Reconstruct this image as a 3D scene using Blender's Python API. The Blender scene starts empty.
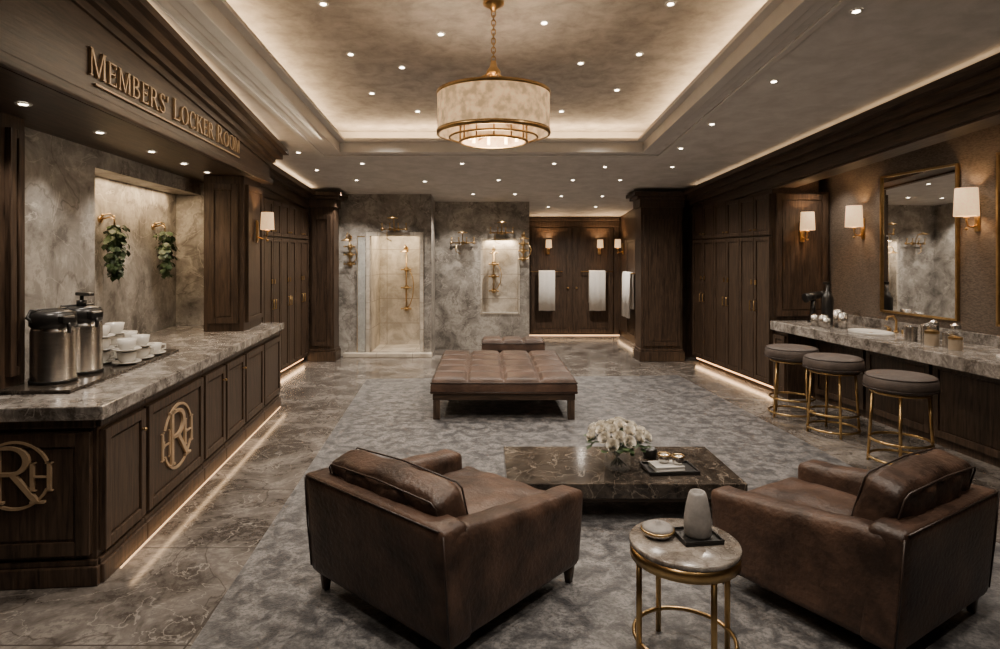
import bpy,bmesh,math,random
from mathutils import Matrix,Vector
random.seed(7)
COL=bpy.context.scene.collection
T=lambda x,y,z: Matrix.Translation((x,y,z))
def R(a,ax='Z'): return Matrix.Rotation(math.radians(a),4,ax)
def S(x,y,z): return Matrix.Diagonal((x,y,z,1))
pi=math.pi
# ------------------------------------------------------------------ materials
def nmat(n):
    m=bpy.data.materials.new(n); m.use_nodes=True
    return m,m.node_tree,m.node_tree.nodes['Principled BSDF']
def rgb(c): return (c[0],c[1],c[2],1)
def surf(n,c1,c2,rough=.5,metal=0,scale=(1,1,1),ns=5,detail=6,dist=0,bump=0,bs=None,p0=.35,p1=.65,vein=None,vs=1.5,va=.6,vw=1,grid=None,spec=None,speck=None,alpha=None,rot=None):
    m,nt,p=nmat(n); N=nt.nodes; L=nt.links
    tc=N.new('ShaderNodeTexCoord'); mp=N.new('ShaderNodeMapping'); mp.inputs['Scale'].default_value=scale
    if rot: mp.inputs['Rotation'].default_value=rot
    L.new(tc.outputs['Object'],mp.inputs['Vector'])
    no=N.new('ShaderNodeTexNoise'); no.inputs['Scale'].default_value=ns; no.inputs['Detail'].default_value=detail; no.inputs['Distortion'].default_value=dist
    no.inputs['Roughness'].default_value=.66
    L.new(mp.outputs[0],no.inputs['Vector'])
    cr=N.new('ShaderNodeValToRGB'); cr.color_ramp.elements[0].position=p0; cr.color_ramp.elements[1].position=p1
    cr.color_ramp.elements[0].color=rgb(c1); cr.color_ramp.elements[1].color=rgb(c2)
    L.new(no.outputs['Fac'],cr.inputs['Fac']); col=cr.outputs['Color']
    def mix(fac,a,b):
        mx=N.new('ShaderNodeMix'); mx.data_type='RGBA'
        L.new(fac,mx.inputs[0]); L.new(a,mx.inputs[6]); mx.inputs[7].default_value=rgb(b); return mx.outputs[2]
    if speck:
        n3=N.new('ShaderNodeTexNoise'); n3.inputs['Scale'].default_value=speck[1]; n3.inputs['Detail'].default_value=8; n3.inputs['Roughness'].default_value=.75
        L.new(mp.outputs[0],n3.inputs['Vector'])
        r=N.new('ShaderNodeMapRange'); r.inputs[1].default_value=.48; r.inputs[2].default_value=.57; r.inputs[3].default_value=0; r.inputs[4].default_value=.8
        L.new(n3.outputs['Fac'],r.inputs[0]); col=mix(r.outputs[0],col,speck[0])
    if vein:
        vc=vein if isinstance(vein[0],tuple) else (vein,vein)
        for k,(sc_,w) in enumerate(((vs,.016),(vs*2.1,.014))):
            n2=N.new('ShaderNodeTexNoise'); n2.inputs['Scale'].default_value=sc_; n2.inputs['Detail'].default_value=10; n2.inputs['Distortion'].default_value=.6+.4*k
            off=N.new('ShaderNodeMapping'); off.inputs['Location'].default_value=(3.1*k,1.7*k,5.3*k); off.inputs['Rotation'].default_value=(.4,.3,.6*k); L.new(mp.outputs[0],off.inputs[0])
            L.new(off.outputs[0],n2.inputs['Vector'])
            a=N.new('ShaderNodeMath'); a.operation='SUBTRACT'; a.inputs[1].default_value=.5; L.new(n2.outputs['Fac'],a.inputs[0])
            b=N.new('ShaderNodeMath'); b.operation='ABSOLUTE'; L.new(a.outputs[0],b.inputs[0])
            r=N.new('ShaderNodeMapRange'); r.inputs[1].default_value=0; r.inputs[2].default_value=w*vw; r.inputs[3].default_value=va; r.inputs[4].default_value=0
            L.new(b.outputs[0],r.inputs[0]); col=mix(r.outputs[0],col,vc[k])
    if grid:
        br=N.new('ShaderNodeTexBrick'); br.offset=0; br.inputs['Scale'].default_value=1; br.inputs['Mortar Size'].default_value=grid[2]; br.inputs['Brick Width'].default_value=grid[0]; br.inputs['Row Height'].default_value=grid[1]
        br.inputs['Color1'].default_value=(0,0,0,1); br.inputs['Color2'].default_value=(0,0,0,1); br.inputs['Mortar'].default_value=(1,1,1,1)
        if len(grid)>4:
            m2=N.new('ShaderNodeMapping'); m2.inputs['Rotation'].default_value=(math.radians(90),0,0); L.new(tc.outputs['Object'],m2.inputs[0]); L.new(m2.outputs[0],br.inputs['Vector'])
        else: L.new(tc.outputs['Object'],br.inputs['Vector'])
        col=mix(br.outputs['Color'],col,grid[3])
    L.new(col,p.inputs['Base Color'])
    p.inputs['Roughness'].default_value=rough; p.inputs['Metallic'].default_value=metal
    if spec is not None: p.inputs['Specular IOR Level'].default_value=spec
    if alpha: p.inputs['Alpha'].default_value=alpha
    if bump:
        nb=N.new('ShaderNodeTexNoise'); nb.inputs['Scale'].default_value=bs or ns; nb.inputs['Detail'].default_value=5
        L.new(mp.outputs[0],nb.inputs['Vector'])
        bp=N.new('ShaderNodeBump'); bp.inputs['Strength'].default_value=bump; bp.inputs['Distance'].default_value=.01
        L.new(nb.outputs['Fac'],bp.inputs['Height']); L.new(bp.outputs[0],p.inputs['Normal'])
    return m
def emis(n,c,st,base=None,var=.1,ns=60):
    m,nt,p=nmat(n); p.inputs['Base Color'].default_value=rgb(base or c)
    p.inputs['Emission Color'].default_value=rgb(c); p.inputs['Emission Strength'].default_value=st
    N=nt.nodes; no=N.new('ShaderNodeTexNoise'); no.inputs['Scale'].default_value=ns; no.inputs['Detail'].default_value=8
    tc=N.new('ShaderNodeTexCoord'); nt.links.new(tc.outputs['Object'],no.inputs['Vector'])
    mr=N.new('ShaderNodeMapRange'); mr.inputs[1].default_value=.38; mr.inputs[2].default_value=.62; mr.inputs[3].default_value=st*(1-var); mr.inputs[4].default_value=st*(1+var)
    nt.links.new(no.outputs['Fac'],mr.inputs[0]); nt.links.new(mr.outputs[0],p.inputs['Emission Strength'])
    p.inputs['Roughness'].default_value=.8
    return m
WD1,WD2=(.022,.0138,.0090),(.088,.056,.037)
WOOD=surf('dark_wood',WD1,WD2,rough=.42,scale=(14,14,1.1),ns=3,detail=8,dist=.6,bump=.12,bs=5,p0=.36,p1=.66,spec=.4)
WOODH=surf('dark_wood_horizontal',WD1,WD2,rough=.42,scale=(1.1,14,14),ns=3,detail=8,dist=.6,bump=.12,bs=5,p0=.36,p1=.66,spec=.4)
STONE=surf('grey_stone',(.135,.124,.112),(.46,.432,.395),rough=.5,ns=2.8,detail=15,dist=.5,bump=.12,bs=12,vein=((.085,.074,.064),(.58,.54,.49)),vs=1.2,va=.6,vw=.6,p0=.40,p1=.60,speck=((.27,.25,.225),12))
STONEL=surf('light_stone',(.36,.32,.265),(.60,.545,.465),rough=.5,ns=3,detail=10,dist=.6,vein=(.28,.23,.18),vs=1.5,va=.4,vw=.7,p0=.4,p1=.6,grid=(.6,.45,.006,(.28,.24,.19),1))
FLOOR=surf('marble_tile_floor',(.054,.046,.040),(.235,.212,.192),rough=.18,ns=2.4,detail=15,dist=.6,vein=((.034,.026,.021),(.33,.30,.27)),vs=1.5,va=.65,vw=.65,p0=.41,p1=.60,grid=(1.3,.9,.005,(.06,.052,.046)),spec=.5,speck=((.115,.103,.094),20))
CARPET=surf('mottled_carpet',(.032,.032,.035),(.175,.170,.168),rough=.5,ns=9,detail=15,dist=.5,bump=.4,bs=80,p0=.42,p1=.59,speck=((.058,.057,.060),44))
COUNTER=surf('grey_marble_counter',(.085,.074,.065),(.40,.37,.34),rough=.18,ns=7,detail=15,dist=.5,vein=((.06,.048,.039),(.5,.46,.42)),vs=3,va=.6,vw=.7,p0=.41,p1=.60,speck=((.19,.172,.155),32))
DKMARB=surf('dark_brown_marble',(.016,.013,.011),(.075,.060,.048),rough=.13,ns=9,detail=15,dist=.5,vein=(.22,.185,.15),vs=2.8,va=.6,vw=.55,p0=.41,p1=.61,speck=((.034,.028,.023),36))
LEATH=surf('brown_leather',(.020,.0108,.0075),(.082,.046,.031),rough=.43,ns=4,detail=15,bump=.5,bs=45,p0=.38,p1=.63,spec=.4)
LEATHB=surf('tan_brown_leather',(.038,.021,.0145),(.098,.057,.040),rough=.44,ns=4,detail=14,bump=.3,bs=60,p0=.38,p1=.64,spec=.4)
TAUPE=surf('taupe_upholstery',(.055,.041,.035),(.09,.070,.060),rough=.6,ns=8,bump=.2,bs=120)
SEAM=surf('dark_leather_piping',(.013,.007,.005),(.026,.014,.010),rough=.45,ns=30)
BRASS=surf('aged_brass',(.42,.28,.12),(.58,.40,.19),rough=.28,metal=1,ns=12)
BRASSL=surf('bronze_lettering',(.42,.30,.185),(.54,.39,.25),rough=.45,metal=.3,ns=10)
STEEL=surf('brushed_steel',(.42,.40,.38),(.6,.58,.55),rough=.27,metal=1,scale=(1,1,20),ns=8)
BLACK=surf('black_plastic',(.008,.008,.008),(.018,.017,.016),rough=.3,ns=10)
CERAM=surf('white_ceramic',(.60,.58,.54),(.70,.68,.64),rough=.2,ns=6)
GREYC=surf('grey_ceramic',(.17,.16,.15),(.27,.25,.235),rough=.55,ns=14,bump=.2,bs=60)
TOWEL=surf('white_towel',(.80,.79,.76),(.90,.89,.86),rough=.95,ns=60,bump=.5,bs=180)
CEIL=surf('ceiling_plaster',(.52,.50,.475),(.64,.615,.59),rough=.75,ns=4,detail=12,dist=.4,p0=.38,p1=.62)
CEILU=surf('ceiling_mottled_plaster',(.30,.285,.272),(.47,.45,.432),rough=.75,ns=6,detail=15,dist=.3,bump=.2,bs=20,p0=.37,p1=.63)
TRIMW=surf('painted_trim',(.55,.53,.505),(.61,.59,.565),rough=.5,ns=4)
WALLP=surf('brown_grasscloth',(.07,.052,.040),(.185,.145,.112),rough=.7,scale=(6,6,30),ns=6,detail=10,bump=.3,bs=14,p0=.38,p1=.62)
WALLD=surf('dark_wall',(.05,.035,.025),(.08,.055,.04),rough=.6,ns=4)
LEAF=surf('green_leaf',(.012,.03,.010),(.05,.09,.03),rough=.5,ns=9)
PETAL=surf('white_petal',(.62,.58,.50),(.76,.72,.64),rough=.6,ns=9)
SHADE=emis('glowing_lamp_shade',(1,.60,.28),1.15,(.34,.26,.17))
DRUM=emis('glowing_drum_shade',(1,.61,.30),.74,(.18,.14,.09),.32,18)
GLOW=emis('bright_bulb',(1,.66,.34),9)
SPOTM=emis('downlight_lens',(1,.84,.64),22)
LED=emis('led_strip',(1,.62,.32),1.3)
LEDH=emis('led_strip_bright',(1,.60,.30),1.8)
GLASS=surf('clear_glass',(.8,.82,.8),(.86,.88,.86),rough=.03,ns=3,alpha=.16)
FROST=surf('shower_glass',(.6,.63,.6),(.7,.72,.7),rough=.05,ns=3,alpha=.25)
MIRR=surf('mirror_silver',(.88,.88,.87),(.90,.90,.89),rough=.02,metal=1,ns=2)
AMBER=surf('beige_bottle',(.35,.28,.2),(.42,.34,.25),rough=.4,ns=5)
# ------------------------------------------------------------------ mesh building
class B:
    def __init__(s): s.bm=bmesh.new()
    def mg(s,t,m=None,smooth=False):
        if m is not None: t.transform(m)
        for f in t.faces: f.smooth=smooth
        me=bpy.data.meshes.new('tmp'); t.to_mesh(me); t.free(); s.bm.from_mesh(me); bpy.data.meshes.remove(me); return s
    def box(s,x0,x1,y0,y1,z0,z1,bev=0,m=None):
        t=bmesh.new(); bmesh.ops.create_cube(t,size=1)
        t.transform(T((x0+x1)/2,(y0+y1)/2,(z0+z1)/2)@S(abs(x1-x0),abs(y1-y0),abs(z1-z0)))
        if bev: bmesh.ops.bevel(t,geom=t.edges[:],offset=bev,segments=2,affect='EDGES',profile=.6)
        return s.mg(t,m)
    def cush(s,x0,x1,y0,y1,z0,z1,r=.05,puff=0,n=12,m=None,py=0):
        t=bmesh.new(); bmesh.ops.create_cube(t,size=2); bmesh.ops.subdivide_edges(t,edges=t.edges[:],cuts=n,use_grid_fill=True)
        h=Vector(((x1-x0)/2,(y1-y0)/2,(z1-z0)/2)); c=Vector(((x0+x1)/2,(y0+y1)/2,(z0+z1)/2))
        for v in t.verts:
            u=v.co.copy()
            u=Vector([math.copysign(abs(a)**.75,a) for a in u])
            p=Vector((u.x*h.x,u.y*h.y,u.z*h.z)); i=Vector([max(-(h[k]-r),min(h[k]-r,p[k])) for k in range(3)])
            d=p-i
            if d.length>1e-6: p=i+d.normalized()*r
            if u.z>0: p.z+=puff*(1-u.x**2)*(1-u.y**2)
            if py: p.y+=math.copysign(py*(1-u.x**2)*(1-u.z**2),u.y) if abs(u.y)>.5 else 0
            v.co=p+c
        return s.mg(t,m,True)
    def lathe(s,prof,m=None,seg=28,smooth=True):
        t=bmesh.new(); rings=[]
        for r,z in prof:
            if r<1e-5: rings.append([t.verts.new((0,0,z))])
            else: rings.append([t.verts.new((r*math.cos(2*pi*k/seg),r*math.sin(2*pi*k/seg),z)) for k in range(seg)])
        for a,b in zip(rings,rings[1:]):
            for k in range(seg):
                k2=(k+1)%seg
                if len(a)==1 and len(b)==1: continue
                if len(a)==1: t.faces.new((a[0],b[k2],b[k]))
                elif len(b)==1: t.faces.new((a[k],a[k2],b[0]))
                else: t.faces.new((a[k],a[k2],b[k2],b[k]))
        bmesh.ops.recalc_face_normals(t,faces=t.faces[:])
        return s.mg(t,m,smooth)
    def cyl(s,r,z0,z1,m=None,seg=24,r2=None):
        r2=r if r2 is None else r2
        t=bmesh.new(); bmesh.ops.create_cone(t,cap_ends=True,segments=seg,radius1=r,radius2=r2,depth=z1-z0); t.transform(T(0,0,(z0+z1)/2))
        if m is not None: t.transform(m)
        for f in t.faces: f.smooth=len(f.verts)==4
        me=bpy.data.meshes.new('tmp'); t.to_mesh(me); t.free(); s.bm.from_mesh(me); bpy.data.meshes.remove(me); return s
    def tube(s,pts,r,seg=8,closed=False,m=None):
        t=bmesh.new(); P=[Vector(p) for p in pts]; n=len(P); rings=[]; up=Vector((0,0,1)); prev=None
        for i in range(n):
            if closed: d=(P[(i+1)%n]-P[i-1])
            else: d=P[min(i+1,n-1)]-P[max(i-1,0)]
            d.normalize(); a=up if abs(d.dot(up))<.9 else Vector((1,0,0))
            if i>0 and not closed: a=prev
            u=(a-d*a.dot(d))
            if u.length<1e-4: u=d.orthogonal()
            u.normalize(); prev=u; w=d.cross(u)
            rings.append([t.verts.new(P[i]+r*(math.cos(2*pi*k/seg)*u+math.sin(2*pi*k/seg)*w)) for k in range(seg)])
        rg=range(n) if closed else range(n-1)
        for i in rg:
            a,b=rings[i],rings[(i+1)%n]
            for k in range(seg): t.faces.new((a[k],a[(k+1)%seg],b[(k+1)%seg],b[k]))
        if not closed: t.faces.new(rings[0][::-1]); t.faces.new(rings[-1])
        bmesh.ops.recalc_face_normals(t,faces=t.faces[:])
        return s.mg(t,m,True)
    def ring(s,R_,r,z=0,m=None,seg=36,sx=1,sy=1):
        return s.tube([(R_*sx*math.cos(2*pi*k/seg),R_*sy*math.sin(2*pi*k/seg),z) for k in range(seg)],r,8,True,m)
    def sph(s,r,m=None,seg=14):
        t=bmesh.new(); bmesh.ops.create_uvsphere(t,u_segments=seg,v_segments=max(6,seg//2+2),radius=r); return s.mg(t,m,True)
    def prism(s,poly,y0,y1,m=None):
        t=bmesh.new(); a=[t.verts.new((x,y0,z)) for x,z in poly]; b=[t.verts.new((x,y1,z)) for x,z in poly]; n=len(a)
        t.faces.new(a); t.faces.new(b[::-1])
        for i in range(n): t.faces.new((a[i],b[i],b[(i+1)%n],a[(i+1)%n]))
        bmesh.ops.recalc_face_normals(t,faces=t.faces[:])
        return s.mg(t,m)
    def sweep(s,A,Bp):
        t=bmesh.new(); a=[t.verts.new(p) for p in A]; b=[t.verts.new(p) for p in Bp]; n=len(a)
        t.faces.new(a); t.faces.new(b[::-1])
        for i in range(n): t.faces.new((a[i],b[i],b[(i+1)%n],a[(i+1)%n]))
        bmesh.ops.recalc_face_normals(t,faces=t.faces[:])
        return s.mg(t)
def obj(name,b,mat,parent=None,M=None,label=None,cat=None,kind=None,group=None):
    me=bpy.data.meshes.new(name); b.bm.to_mesh(me); b.bm.free(); me.materials.append(mat)
    o=bpy.data.objects.new(name,me); COL.objects.link(o)
    if parent: o.parent=parent
    if M is not None: o.matrix_basis=M
    if label: o['label']=label
    if cat: o['category']=cat
    if kind: o['kind']=kind
    if group: o['group']=group
    return o
def root(name,M,label,cat,group=None):
    o=bpy.data.objects.new(name,None); o.empty_display_size=.1; COL.objects.link(o); o.matrix_basis=M; o['label']=label; o['category']=cat
    if group: o['group']=group
    return o
def KIDS(r): return [o for o in list(bpy.data.objects) if o.parent is not None and o.parent==r]
def ctree(r,M,label=None,parent=None):
    n=r.copy(); COL.objects.link(n); n.parent=parent
    if M is not None: n.matrix_basis=M
    if label: n['label']=label
    for c in KIDS(r): ctree(c,None,None,n)
    return n
def light(kind,name,M,energy,col=(1,.80,.58),parent=None,**k):
    l=bpy.data.lights.new(name,kind); l.energy=energy; l.color=col
    for a,v in k.items(): setattr(l,a,v)
    o=bpy.data.objects.new(name,l); COL.objects.link(o); o.matrix_basis=M
    if parent: o.parent=parent
    return o
# ------------------------------------------------------------------ frames
LF=T(-2.01,3.21,0)@R(95)
RF=T(3.52,7.6,0)@R(-85)
CF=T(0,0,3.5)@Matrix.Rotation(-math.atan(.075),4,'X')
def zc(Y): return 3.5-.075*Y
def endpoly(M,x,prof):
    out=[]
    for y,k,v in prof:
        wy=(M@Vector((x,y,0))).y
        out.append((x,y,v if k=='a' else zc(wy)+v))
    return out
def sloped(b,M,x0,x1,prof): return b.sweep(endpoly(M,x0,prof),endpoly(M,x1,prof))
ID=Matrix.Identity(4)
# ------------------------------------------------------------------ structure
obj('floor',B().box(-4.2,5.8,-1.8,13.6,-.1,0),FLOOR,kind='structure')
b=B(); x0,x1,y0,y1=-1.75,1.90,-1.2,7.39
b.box(-4.3,x0,-1.9,13.7,0,.05); b.box(x1,5.9,-1.9,13.7,0,.05); b.box(x0,x1,y1,13.7,0,.05); b.box(x0,x1,-1.9,y0,0,.05)
obj('ceiling',b,CEIL,M=CF,kind='structure')
obj('ceiling.001',B().box(x0-.4,x1+.4,y0-.4,y1+.4,.32,.37),CEILU,M=CF,kind='structure')
b=B()
for a in ((x0-.4,x0-.36,y0-.4,y1+.4),(x1+.36,x1+.4,y0-.4,y1+.4),(x0-.4,x1+.4,y1+.36,y1+.4),(x0-.4,x1+.4,y0-.4,y0-.36)): b.box(*a,.05,.32)
obj('wall_cove',b,TRIMW,M=CF,kind='structure')
def frame(x0,x1,y0,y1,w,z0,z1):
    b=B(); 
    b.box(x0-w,x0,y0-w,y1+w,z0,z1,.006); b.box(x1,x1+w,y0-w,y1+w,z0,z1,.006); b.box(x0,x1,y1,y1+w,z0,z1,.006); b.box(x0,x1,y0-w,y0,z0,z1,.006); return b
obj('trim_1',frame(x0+.03,x1-.03,y0+.03,y1-.03,.09,-.035,.10),TRIMW,M=CF,kind='structure')
obj('trim_2',frame(x0-.04,x1+.04,y0-.04,y1+.04,.10,-.018,.0),TRIMW,M=CF,kind='structure')
obj('trim_3',frame(x0+.10,x1-.10,y0+.10,y1-.10,.12,.085,.12),TRIMW,M=CF,kind='structure')
obj('trim_10',frame(x0-.22,x1+.22,y0-.22,y1+.22,.05,-.02,.0),TRIMW,M=CF,kind='structure')
for (cx,cy,sx,sy) in ((x0-.15,(y0+y1)/2,.06,y1-y0),(x1+.15,(y0+y1)/2,.06,y1-y0),((x0+x1)/2,y1+.15,x1-x0,.06)):
    light('AREA','cove_light',CF@T(cx,cy,.10)@R(180,'X'),(72 if sy>1 else 36),(1,.66,.35),shape='RECTANGLE',size=sx,size_y=sy)
obj('wall_left',B().box(-3.75,-3.55,-1.8,10.4,0,3.75),WALLD,kind='structure')
obj('wall_front',B().box(-3.75,5.8,-1.8,-1.6,0,3.75),WALLD,kind='structure')
obj('wall_right',B().box(-2.6,9.4,.76,.9,0,3.7),WALLP,M=RF,kind='structure')
obj('wall_return',B().box(3.0,4.2,10.31,10.4,0,2.8),WOOD,kind='structure')
def wx(px,Y): return (px-485)/620*Y
b=B(); Y=10.4
b.box(-3.7,-1.93,Y,Y+.15,0,2.8); b.box(-1.09,-.90,Y,Y+.15,0,2.8); b.box(-1.93,-1.09,Y,Y+.15,2.02,2.8); b.box(-1.93,-1.09,Y,Y+.15,0,.06)
b.box(-1.05,-.90,Y+.15,11.2,0,2.8)
obj('wall_shower',b,STONE,kind='structure')
b=B(); b.box(-1.97,-1.93,Y+.15,Y+1,0,2.3); b.box(-1.09,-1.05,Y+.15,Y+1,0,2.3); b.box(-1.97,-1.05,Y+1,Y+1.06,0,2.3); b.box(-1.97,-1.05,Y+.15,Y+1,2.25,2.3); b.box(-1.97,-1.05,Y+.15,Y+1,0,.06)
obj('wall_shower_recess',b,STONEL,kind='structure')
b=B(); 
for a in ((-1.99,-1.93,.0,2.08),(-1.09,-1.03,.0,2.08)): b.box(a[0],a[1],Y-.025,Y,a[2],a[3],.004)
b.box(-1.93,-1.09,Y-.025,Y,2.02,2.08,.004)
obj('trim_4',b,STONEL,kind='structure')
light('AREA','shower_light',T(-1.51,Y+.5,2.2),22,(1,.78,.52),shape='RECTANGLE',size=.6,size_y=.5)
b=B(); Y=11.2; n0,n1,m0,m1=-.05,.60,.66,1.98
b.box(-1.05,n0,Y,Y+.2,0,2.75); b.box(n1,.80,Y,Y+.2,0,2.75); b.box(n0,n1,Y,Y+.2,0,m0); b.box(n0,n1,Y,Y+.2,m1,2.75)
b.box(.62,.80,Y+.2,13.2,0,2.75)
obj('wall_back',b,STONE,kind='structure')
obj('wall_niche',B().box(n0-.02,n1+.02,Y+.14,Y+.2,m0,m1),STONEL,kind='structure')
b=B(); b.box(n0-.03,n0,Y-.015,Y,m0-.03,m1+.03); b.box(n1,n1+.03,Y-.015,Y,m0-.03,m1+.03); b.box(n0,n1,Y-.015,Y,m1,m1+.03); b.box(n0,n1,Y-.015,Y,m0-.03,m0)
obj('trim_11',b,STONEL,kind='structure')
light('AREA','niche_light',T(.27,Y+.07,m1-.01),9,(1,.78,.52),shape='RECTANGLE',size=.5,size_y=.1)
obj('wall_corridor_end',B().box(.62,3.1,13.2,13.4,0,2.75),WOOD,kind='structure')
obj('wall_corridor_side',B().box(2.87,3.05,10.3,13.2,0,2.8),WOOD,kind='structure')
obj('baseboard_shower',B().box(-2.35,-.88,10.25,10.4,0,.07,.01),STONEL,kind='structure')
obj('rug',B().box(0,4.35,-1.2,5.9,0,.003),CARPET,M=T(-1.27,2.6,0)@R(3.4),label='mottled blue grey woven area carpet under the seating',cat='rug')
RG=.004
# ------------------------------------------------------------------ doors and joinery
def pdoor(x0,x1,z0,z1,y,rw=.055):
    b=B(); b.box(x0,x1,y-.018,y,z0,z1)
    b.box(x0,x0+rw,y-.034,y-.018,z0,z1,.004); b.box(x1-rw,x1,y-.034,y-.018,z0,z1,.004)
    b.box(x0+rw,x1-rw,y-.034,y-.018,z0,z0+rw,.004); b.box(x0+rw,x1-rw,y-.034,y-.018,z1-rw,z1,.004)
    b.box(x0+rw+.012,x1-rw-.012,y-.024,y-.018,z0+rw+.012,z1-rw-.012,.004)
    return b
def knob(x,y,z,r=.011):
    return B().cyl(r*.5,0,.02,T(x,y,z)@R(90,'X'),12).sph(r,T(x,y-.024,z),10)
def pull(x,y,z,h=.1):
    return B().tube([(x,y,z-h/2),(x,y-.03,z-h/2),(x,y-.03,z+h/2),(x,y,z+h/2)],.008,8)
for i,(a,c,hx) in enumerate(((.98,1.83,1.76),(1.87,2.72,1.94))):
    d=obj('door_%d'%(i+1),pdoor(a,c,.04,2.28,13.2,.09),WOOD,kind='structure')
    obj('door_knob',knob(hx,13.17,1.0,.025),BRASS,parent=d)
b=B(); b.box(.84,.96,13.15,13.2,0,2.42); b.box(2.74,2.85,13.15,13.2,0,2.42); b.box(.84,2.85,13.14,13.2,2.30,2.42,.01); b.box(.82,2.86,13.1,13.2,2.42,2.5,.02)
obj('trim_5',b,WOOD,kind='structure')
# ------------------------------------------------------------------ left counter
def cabinet(x0,x1,doors,M,label,depth=.78,name='base_cabinet'):
    r=root(name,M@T(x0,0,0),label,'cabinet','panelled counter cabinets'); w=x1-x0-.002
    b=B(); b.box(0,w,.0,depth,.0,.855); b.box(0,w,-.035,0,0,.10,.008); b.box(0,w,-.02,0,.10,.13,.006); b.box(0,w,-.02,0,.81,.855,.006)
    obj('body',b,WOOD,parent=r)
    n=doors; dw=(w-.03)/n
    for i in range(n):
        d=obj('door',pdoor(.015+i*dw+.006,.015+(i+1)*dw-.006,.16,.79,-.002),WOOD,parent=r)
        if n>1 or w<.6: obj('knob',knob(.015+(i+(.88 if i%2==0 else .12))*dw,-.03,.68),BRASS,parent=d)
    return r
lab='dark wood base cabinet with raised panel door under marble counter'
cabs=[cabinet(0,.50,1,LF,'dark wood corner cabinet with round brass monogram on its end'),
 cabinet(.50,1.44,1,LF,'dark wood cabinet with large round brass monogram on its door'),
 cabinet(1.44,1.94,1,LF,lab),cabinet(1.94,2.48,1,LF,lab),cabinet(2.48,3.12,1,LF,lab),cabinet(3.12,3.82,1,LF,lab)]
END=Matrix(((0,1,0,0),(-1,0,0,0),(0,0,1,0),(0,0,0,1)))
t=pdoor(-.74,-.02,.16,.79,0,.07)
t.box(-.80,.02,-.035,0,0,.10,.008); t.box(-.80,.01,-.02,0,.10,.13,.006); t.box(-.80,.0,-.02,0,.81,.855,.006)
obj('end_panel',t,WOOD,parent=cabs[0],M=END)
# glyphs
def arcp(cx,cz,rx,rz,ix,iz,a0,a1,n=18):
    P=[(cx+rx*math.cos(math.radians(a0+(a1-a0)*k/n)),cz+rz*math.sin(math.radians(a0+(a1-a0)*k/n))) for k in range(n+1)]
    Q=[(cx+ix*math.cos(math.radians(a0+(a1-a0)*k/n)),cz+iz*math.sin(math.radians(a0+(a1-a0)*k/n))) for k in range(n+1)]
    return P+Q[::-1]
def rc(a,b_,c,d): return [(a,c),(b_,c),(b_,d),(a,d)]
TK,TN=.105,.05
def stem(x,th): return [rc(x,x+th,0,1),rc(x-.06,x+th+.06,0,.04),rc(x-.06,x+th+.06,.96,1)]
def glyph(c):
    if c=='M': return stem(.08,TN)+stem(.86,TK)+[[(.08,1),(.20,1),(.58,.0),(.50,.0)],[(.50,0),(.57,0),(.90,1),(.84,1)]],1.10
    if c=='E': return stem(.08,TK)+[rc(.15,.64,.94,1),rc(.15,.54,.48,.54),rc(.15,.66,0,.06),rc(.60,.64,.8,1),rc(.50,.54,.4,.62),rc(.62,.66,0,.2)],.76
    if c=='L': return stem(.08,TK)+[rc(.15,.64,0,.06),rc(.60,.64,0,.22)],.72
    if c=='R':
        k=TK+.02
        return stem(.08,TK)+[arcp(.32,.74,.33,.26,.33-k,.20,-90,90),rc(.1,.33,.94,1),rc(.1,.33,.48,.54),[(.32,.5),(.32+TK+.02,.5),(.84,0),(.84-TK-.03,0)],rc(.66,.9,0,.04)],.92
    if c=='B': return stem(.08,TK)+[arcp(.32,.75,.30,.25,.19,.19,-90,90),arcp(.34,.26,.36,.26,.24,.20,-90,90),rc(.15,.34,.94,1),rc(.15,.34,.485,.54),rc(.15,.35,0,.06)],.82
    if c=='S': return [arcp(.34,.755,.26,.255,.17,.20,35,250),arcp(.34,.25,.28,.27,.19,.21,90,-145),[(.20,.56),(.30,.66),(.50,.50),(.42,.40)],rc(.52,.56,.76,1),rc(.06,.10,0,.24)],.72
    if c=='O': return [arcp(.5,.5,.46,.52,.35,.47,0,180,28),arcp(.5,.5,.46,.52,.35,.47,180,360,28)],1.04
    if c=='C': return [arcp(.5,.5,.46,.52,.35,.47,42,318,34),rc(.80,.84,.68,.96)],.96
    if c=='K': return stem(.08,TK)+[[(.15,.42),(.15,.50),(.66,.97),(.74,.97)],[(.32,.56),(.40,.64),(.86,0),(.72,0)],rc(.64,.94,0,.04),rc(.58,.84,.96,1)],.94
    if c=='H': return stem(.08,TK)+stem(.64,TK)+[rc(.1,.66,.47,.53)],.92
    if c=="'": return [[(.06,1),(.2,1),(.14,.68),(.09,.68)]],.28
    return [],.42
def write(b,txt,x,z,y0,y1,track=.08,wx_=1):
    for ch,hh in txt:
        P,w=glyph(ch)
        for p in P: b.prism([(x+a*hh*wx_,z+c*hh) for a,c in p],y0,y1)
        x+=(w+track)*hh*wx_
    return x
def textw(txt,track=.08): return sum((glyph(c)[1]+track)*h for c,h in txt)
def monogram():
    global TK
    b=B(); 
    for a0,a1 in ((24,156),(204,336)):
        b.prism(arcp(0,0,.205,.205,.190,.190,a0,a1,30),-.016,0)
    for a0,a1 in ((-6,6),(174,186)): b.prism(arcp(0,0,.205,.205,.190,.190,a0,a1,6),-.016,0)
    TK=.085
    write(b,[('R',.34)],-.135,-.165,-.022,0)
    TK=.12
    write(b,[('H',.17)],.075,-.095,-.018,0)
    write(b,[('H',.17)],-.232,-.095,-.014,0)
    TK=.105
    return b
obj('monogram',monogram(),BRASSL,parent=cabs[1],M=T(.46,-.02,.49)@S(1.15,1,1.05),label='round bronze monogram of interlaced letters R and H')
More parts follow.
